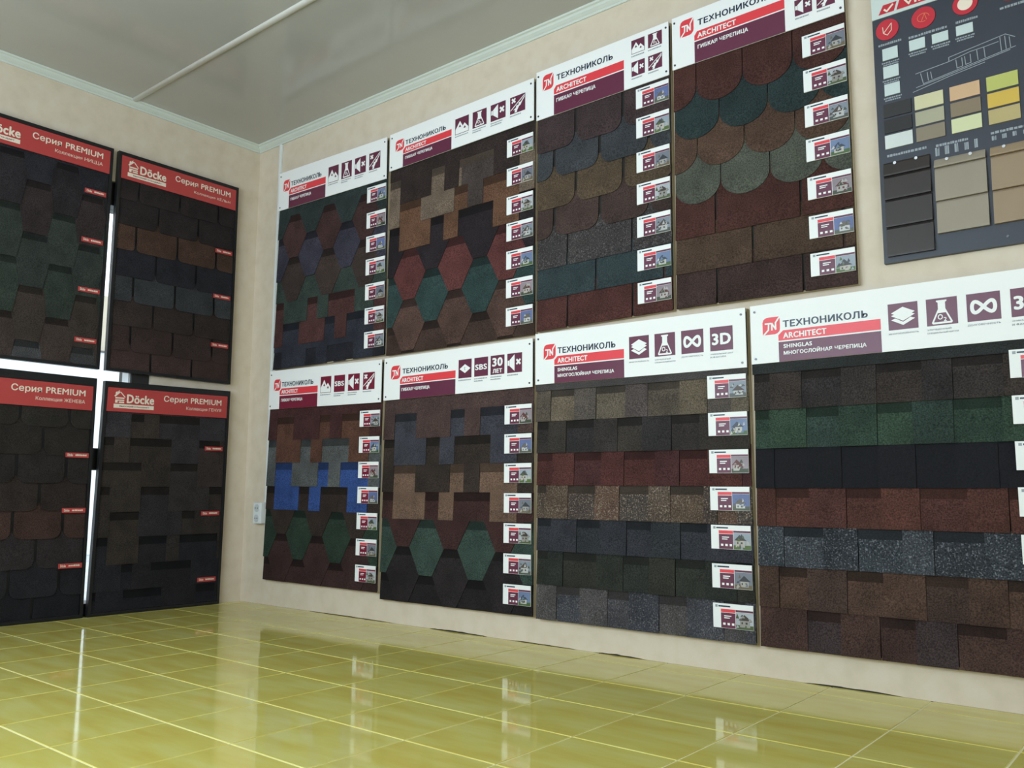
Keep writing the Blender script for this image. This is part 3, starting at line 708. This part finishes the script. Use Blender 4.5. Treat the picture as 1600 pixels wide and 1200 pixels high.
# ------------------------------------------------------------------ siding sample board on the right
s = Board('display_board', [(3.574, 2.385), (4.44, 2.385), (4.44, 1.362), (3.574, 1.362)], 'R', 'dark grey board of siding panels, pale colour swatches and round red badges', 'display board')
SL = plain('slate_panel', srgb(52, 55, 66), 0.5, var=0.08)
s.prism('backing_board', rect(0, 1, 0, 1), BASE, BASE-0.0005, SL)
uu = lambda x_: (x_-3.574)/0.866
vv = lambda z_: (2.385-z_)/1.023
def rx(x0, x1, z1, z0): return rect(uu(x0), uu(x1), vv(z1), vv(z0))
hd = s.prism('header_sign', rx(3.574, 4.44, 2.385, 2.203), BASE+.003, .0028, plain('pale_header', (0.62, 0.68, 0.66), 0.4))
d = BASE+.0036
CR = plain('crimson_print', srgb(196, 42, 58), 0.45)
s.flat('logo_badge', [(0, [(uu(3.612), vv(2.245)), (uu(3.655), vv(2.245)), (uu(3.645), vv(2.214)), (uu(3.596), vv(2.214))]), (0, [(uu(3.663), vv(2.245)), (uu(3.86), vv(2.245)), (uu(3.85), vv(2.214)), (uu(3.653), vv(2.214))])], d, [CR], hd)
s.text('VIMTEC', uu(3.677), uu(3.84), vv(2.24), vv(2.219), d+.0004, M_CREAM, hd, .03)
s.flat('logo_mark', [(0, p) for p in stroke(s, [(uu(3.615), vv(2.228)), (uu(3.623), vv(2.220)), (uu(3.642), vv(2.238))], .006)], d+.0004, [M_CREAM], hd)
INK = plain('pale_grey_ink', srgb(150, 158, 165), 0.5)
for i, (x_, z_) in enumerate([(3.621, 2.156), (3.733, 2.158), (3.856, 2.160), (3.985, 2.160)]):
    bd = s.prism('red_badge', circ(s, uu(x_), vv(z_), .036, 28), d, .003, CR)
    if i == 0: pl = stroke(s, [(uu(x_-.014), vv(z_+.012)), (uu(x_-.012), vv(z_-.010)), (uu(x_), vv(z_-.02)), (uu(x_+.013), vv(z_-.006)), (uu(x_+.014), vv(z_+.018)), (uu(x_-.010), vv(z_-.008))], .0022)
    elif i == 1: pl = stroke(s, [(uu(x_+.018*math.cos(t)), vv(z_+.014*math.sin(t))) for t in [k*.42 for k in range(13)]], .002) + stroke(s, [(uu(x_-.006), vv(z_-.012)), (uu(x_+.004), vv(z_+.012)), (uu(x_+.010), vv(z_-.010))], .002)
    else: pl = [circ(s, uu(x_), vv(z_), .022, 24)]
    s.flat('badge_mark', [(0, p) for p in pl], d+.0004, [M_CREAM if i != 1 else plain('orange_ink', srgb(225, 120, 80), .5)], bd)
sw_w = plain('pale_swatch', srgb(200, 212, 212), 0.5)
for x0, x1, z1, z0 in [(3.602, 3.650, 2.091, 2.050), (3.602, 3.650, 2.028, 1.987), (3.603, 3.651, 1.966, 1.926), (3.686, 3.734, 2.092, 2.056), (3.755, 3.803, 2.090, 2.058), (3.826, 3.874, 2.092, 2.060)]:
    sw = s.prism('swatch', rx(x0, x1, z1, z0), d, .003, sw_w)
    s.flat('caption', [(0, p) for p in dash(uu(x0-.004), uu(x1+.004), vv(z0-.005), vv(z0-.010), 8, int(x0*1e4)) + dash(uu(x0), uu(x1), vv(z0-.013), vv(z0-.018), 8, int(z0*1e4))], BASE+.0005, [INK], sw)
SWC = [[(38, 36, 36), (28, 24, 24), (214, 228, 222)], [(212, 214, 170), (172, 174, 146), (138, 130, 108)], [(212, 180, 138), (136, 124, 98), (214, 224, 176)], [(190, 200, 108), (214, 186, 78), (186, 174, 118)], [(150, 160, 175), (120, 130, 140), (90, 100, 120)]]
for ci, x0 in enumerate((3.597, 3.693, 3.797, 3.901, 4.005)):
    for ri, z1 in enumerate((1.897, 1.843, 1.790)):
        s.prism('swatch', rx(x0, x0+.085, z1, z1-.046), d+.001, .004, plain('swatch_colour_%d_%d' % (ci, ri), alb2(SWC[ci][ri], 238), 0.5))
# white line drawing of a house
G = lambda l: [(uu(a), vv(b)) for a, b in l]
lines = [[(3.70, 1.975), (3.80, 1.985), (3.86, 1.998)], [(3.715, 1.972), (3.722, 1.935), (3.985, 1.975)], [(3.80, 1.999), (3.96, 2.022), (3.985, 2.005)], [(3.80, 1.999), (3.80, 1.985)],
         [(3.735, 1.970), (3.737, 1.942)], [(3.745, 1.968), (3.748, 1.944)], [(3.82, 1.984), (3.822, 1.956), (3.838, 1.958), (3.837, 1.986)], [(3.845, 1.987), (3.847, 1.960), (3.862, 1.962), (3.861, 1.990)],
         [(3.945, 2.016), (3.947, 1.972)], [(3.958, 2.016), (3.960, 1.974)], [(3.970, 2.010), (3.972, 1.976)], [(3.86, 1.998), (3.90, 2.000), (3.94, 2.004)], [(3.88, 1.996), (3.882, 1.964)], [(3.90, 2.0), (3.902, 1.966)], [(3.70, 1.928), (3.76, 1.936), (3.84, 1.948), (3.97, 1.968)], [(3.69, 1.915), (3.80, 1.936), (3.90, 1.950)]]
s.flat('house_drawing', [(0, p) for l in lines for p in stroke(s, G(l), .0022)], BASE+.0005, [INK])
pl = []
for x0, x1, z1 in [(3.59, 3.665, 2.112), (3.685, 3.80, 2.108), (3.826, 3.89, 2.110), (3.95, 4.1, 2.112), (3.60, 3.72, 1.725), (3.748, 3.84, 1.722), (3.903, 4.04, 1.722)]:
    s.flat('caption', [(0, p) for p in dash(uu(x0), uu(x1), vv(z1), vv(z1-.008), 12, int(x0*999))], BASE+.0005, [INK])
for k in range(5): s.flat('caption', [(0, p) for p in dash(uu(3.745+.028*k), uu(3.757+.028*k), vv(1.712), vv(1.684), 2, k)], BASE+.0005, [INK])
for k in range(5): s.flat('caption', [(0, p) for p in dash(uu(3.905+.028*k), uu(3.917+.028*k), vv(1.708), vv(1.694), 2, k)], BASE+.0005, [INK])
def siding(x0, x1, seams, mt):
    """interlocking siding boards: each course leans out to a lip over the next"""
    for k in range(len(seams)-1):
        zt, zb = seams[k], seams[k+1]
        bm = bmesh.new(); prof = [(zt, .002), (zt-.006, .006), (zb+.006, .0125), (zb+.001, .0125), (zb+.001, .001)]
        a = [bm.verts.new(s.P(uu(x0), vv(z_), BASE+dd)) for z_, dd in prof]; b = [bm.verts.new(s.P(uu(x1), vv(z_), BASE+dd)) for z_, dd in prof]
        for i in range(len(prof)): bm.faces.new((a[i-1], a[i], b[i], b[i-1]))
        bm.faces.new(a); bm.faces.new(b[::-1])
        pnl = done('siding_panel', bm, mt, s.e)
        if k == 0:
            for x_ in (x0+(x1-x0)*.26, x0+(x1-x0)*.72):
                s.prism('screw', circ(s, uu(x_), vv(zt-.007), .005, 10), BASE+.012, .008, plain('bright_screw', (.75, .76, .78), .2, metal=1), pnl)
siding(3.588, 3.729, [1.697, 1.650, 1.570, 1.478, 1.380], plain('charcoal_siding', alb2((50, 45, 42), 235), .45, var=.12))
siding(3.741, 3.886, [1.672, 1.643, 1.534, 1.429], plain('greige_siding', alb2((150, 145, 126), 235), .5))
siding(3.899, 4.045, [1.672, 1.642, 1.534, 1.429], plain('tan_siding', alb2((152, 136, 108), 235), .5))
siding(4.058, 4.204, [1.672, 1.642, 1.534, 1.429], plain('tan_siding', alb2((152, 136, 108), 235), .5))
s.prism('screw', circ(s, uu(3.93), vv(1.388), .004, 10), BASE+.003, .003, M_SCREW)

# ------------------------------------------------------------------ framed boards on the left wall
DB = 0.020
def dock_board(quad, label, line2, w2, vt=0.0, vb=1.0):
    s = Board('display_board', quad, 'L', label, 'display board', 'framed shingle boards on the left wall')
    s.prism('backing_board', rect(0, 1, vt, vb), DB, .012, M_BLACK)
    for nm, r_ in (('frame_strip', rect(0, 1, vt, .016)), ('frame_strip', rect(0, 1, .986, vb)), ('frame_strip', rect(0, .022, .016, .986)), ('frame_strip', rect(.978, 1, .016, .986))):
        s.prism(nm, r_, DB+.015, .0148, M_BLACK)
    s.prism('hanging_cleat', rect(.1, .9, .03, .09), .008, .0079, M_BLACK)
    hb0, hb1 = .017, .122
    hd = s.prism('header_sign', rect(.023, .977, hb0, hb1), DB+.0150, .003, M_DRED)
    d = DB+.0154
    # house logo with name plate
    U = lambda t: .07+.30*t
    V = lambda t: .026+.078*t
    P = lambda l: [(U(a), V(b)) for a, b in l]
    hs = [P([(0, .36), (.12, 0), (.12, .10), (.16, .10), (.28, .40), (.25, .40), (.145, .14), (.03, .40)]), P([(.03, .42), (.25, .42), (.25, .50), (.03, .50)]), P([(.03, .55), (.25, .55), (.25, .62), (.03, .62)]), P([(.03, .62), (.09, .62), (.09, .74), (.03, .74)]), P([(.12, .66), (.25, .66), (.25, .74), (.12, .74)]), P([(.03, .14), (.07, .08), (.07, .24), (.03, .30)])]
    s.flat('logo_house', [(0, p) for p in hs], d, [M_CREAM], hd)
    s.text('Döcke', U(.31), U(1), V(.22), V(.73), d, M_CREAM, hd, .04)
    s.flat('name_plate', [(0, rect(U(0), U(1), V(.80), V(1.03))) ], d, [M_CREAM], hd)
    s.text('ВЫСОКИЙ СТАНДАРТ', U(.14), U(.88), V(.86), V(.97), d+.0004, M_MAROON2, hd, .01)
    s.text('Серия PREMIUM', .445, .925, .036, .071, d, M_CREAM, hd, .018)
    s.text(line2, .925-w2, .925, .080, .098, d, M_CREAM, hd, .0)
    return s, Rows(s, DB, .022, .978, .986)
def red_labels(s, vs, u0=.815, u1=.965):
    for v in vs:
        o = s.prism('red_label', rect(u0, u1, v, v+.020), DB+.0150, .003, M_DRED)
        d = DB+.0154
        s.text('Döcke', u0+.012, u0+.048, v+.004, v+.015, d, M_CREAM, o, .03)
        s.flat('label_print', [(0, p) for p in dash(u0+.065, u1-.015, v+.006, v+.013, 8, int(v*999))], d, [M_CREAM], o)
RF = 232
LW = .715
QD2 = [(-.869, 2.385), (-.157, 2.385), (-.151, 1.223), (-.864, 1.223)]
QD1 = [(-1.611, 2.385), (-.898, 2.385), (-.896, 1.223), (-1.609, 1.223)]
QD4 = [(-.862, 1.158), (-.148, 1.172), (-.155, 0.002), (-.874, 0.002)]
QD3 = [(-1.616, 1.153), (-.904, 1.153), (-.896, 0.002), (-1.609, 0.002)]
# upper left: honeycomb
s, R = dock_board(QD1, 'framed board of green and brown honeycomb shingles under a red header', 'Коллекция НИЦЦА', .33)
cols = [(30, 33, 38), (33, 32, 34), (44, 36, 35), (38, 51, 42), (36, 47, 40), (36, 50, 40), (52, 45, 36), (52, 43, 35), (52, 57, 56)]
M = mats('hexdark', cols, 180); Bd = [band_of('hexdark_band_%d' % i, c, 180, .45) for i, c in enumerate(cols)]
A_, B_ = [.15, .51, .87, 1.23], [-.03, .33, .70, 1.06]
lv = [.0, .13, .242, .355, .465, .578, .690, .805, .915, 1.02, 1.13]
for r in range(9): R.hexa(lv[r] if r else .12, max(lv[r+1], .121), lv[r+2], (B_, A_)[(r+1) % 2], .362, .15, [M[r]], Bd[r], bh=.028, band=r > 0)
red_labels(s, [.213, .432, .652, .872])
# upper right of the four: straight tabs with clipped corners
s, R = dock_board(QD2, 'framed board of brick-shaped shingles with one orange-brown course and one slate course', 'Коллекция КЁЛЬН', .32)
cols = [(43, 37, 36), (40, 35, 34), (78, 55, 38), (36, 38, 45), (52, 60, 61), (52, 43, 36), (56, 42, 36), (62, 45, 38)]
M = mats('brickdark', cols, 212)
b_ = [.12, .215, .331, .446, .566, .680, .790, .903, .995]
for r in range(8):
    R.tabs(b_[r]-.03, b_[r+1], [-.165, .167, .497, .828, 1.16] if r % 2 == 0 else [0.0, .331, .662, .99], [M[r]], 'round', r=.030, gap=.018)
red_labels(s, [.338, .565, .806])
# lower left: round-cornered tabs
s, R = dock_board(QD3, 'framed board of dark round-cornered shingles with one reddish course, beside the glazed gap', 'Коллекция ЖЕНЕВА', .325, -.020)
cols = [(48, 46, 37), (46, 42, 35), (46, 43, 39), (54, 45, 38), (76, 52, 41), (52, 48, 47), (38, 40, 44), (31, 33, 37)]
M = mats('rounddark', cols, RF)
b_ = [.11, .203, .321, .437, .552, .665, .785, .900, 1.01]
for r in range(8):
    R.tabs(b_[r]-.03, b_[r+1], [-.118, .198, .514, .830, 1.146] if r % 2 == 0 else [.036, .352, .668, .984], [M[r]], 'round', r=.055, gap=.020)
red_labels(s, [.307, .540, .770], .818, .974)
# lower right: comb courses
s, R = dock_board(QD4, 'framed board of slate and brown comb-cut shingles beside the bare wallpaper strip', 'Коллекция ГЕНУЯ', .296, -.010)
SLOT = [[(.214, .311), (.429, .756)], [(.0, .10), (.216, .537), (.761, .94)], [(.0, .314), (.537, .76)], [(.0, .095), (.32, .54), (.867, 1)], [(.107, .32), (.653, .758)], [(.0, .105), (.331, .544), (.646, .96)], [(.217, .298), (.435, .75)], [(.0, .05), (.242, .528), (.8, .96)]]
sv = [.127, .235, .345, .452, .562, .671, .788, .90, 1.01]
cset = [[(58, 59, 62), (64, 56, 46)], [(62, 54, 44), (54, 54, 56)], [(58, 52, 42), (64, 54, 48)], [(60, 54, 44), (56, 54, 50)], [(56, 50, 42), (48, 48, 50)], [(58, 52, 42), (52, 48, 42)], [(38, 40, 45), (40, 40, 44)], [(36, 38, 43), (38, 38, 42)], [(33, 35, 40)]]
def comp(sl):
    t = []; e = 0.0
    for a, c in sl:
        if a-e > .01: t.append((e, a))
        e = c
    if 1-e > .01: t.append((e, 1.0))
    return t
for r in range(8):
    M = mats('combdark_%d' % r, cset[r], RF)
    R.comb(.11 if r == 0 else sv[r-1], sv[r], min(sv[r+1], .985), comp(SLOT[r]), M, SLOT[r-1] if r else (), band_of('combdark_band_%d' % r, cset[r][0], RF, .4), bh=.036)
R.comb(sv[7], .984, .985, [(0, .5), (.5, 1)], mats('combdark_8', cset[8], RF), SLOT[7], band_of('combdark_band_8', cset[8][0], RF, .4), bh=.036)
red_labels(s, [.262, .566, .872], .806, .958)

# ------------------------------------------------------------------ socket and cable duct near the corner
so = tag(empty('wall_socket', (.160, 0, .44)), 'white double wall socket under the cable duct beside the corner', 'socket')
def loc_boxes(name, lst, mat, par, bevel=0):
    o = boxes(name, lst, mat, bevel=bevel); o.parent = par; o.matrix_parent_inverse = Matrix.Translation(-Vector(par.location)); return o
loc_boxes('housing', [(.140, .215, -.036, -.0002, .440, .556)], M_PLASTIC, so, .004)
for z_ in (.470, .526):
    bm = bmesh.new()
    bmesh.ops.create_cone(bm, cap_ends=True, segments=24, radius1=.021, radius2=.021, depth=.004, matrix=Matrix.Translation((.1775, -.0375, z_)) @ Matrix.Rotation(math.pi/2, 4, 'X'))
    f = done('socket_face', bm, plain('grey_plastic', (.55, .58, .6), .4)); f.parent = so; f.matrix_parent_inverse = Matrix.Translation(-Vector(so.location))
    for dx in (-.0095, .0095):
        bm = bmesh.new()
        bmesh.ops.create_cone(bm, cap_ends=True, segments=10, radius1=.003, radius2=.003, depth=.002, matrix=Matrix.Translation((.1775+dx, -.0400, z_)) @ Matrix.Rotation(math.pi/2, 4, 'X'))
        h = done('contact_hole', bm, M_DARK, f); h.matrix_parent_inverse = Matrix.Translation(-Vector(so.location))
        h.matrix_parent_inverse = Matrix.Identity(4)
du = tag(boxes('cable_duct', [(.213, .232, -.014, -.0002, .5565, CEIL-.040)], M_PLASTIC, None, (.212, 0, .5565), bevel=.002), 'narrow white cable duct running from the ceiling cornice to the socket', 'cable duct')
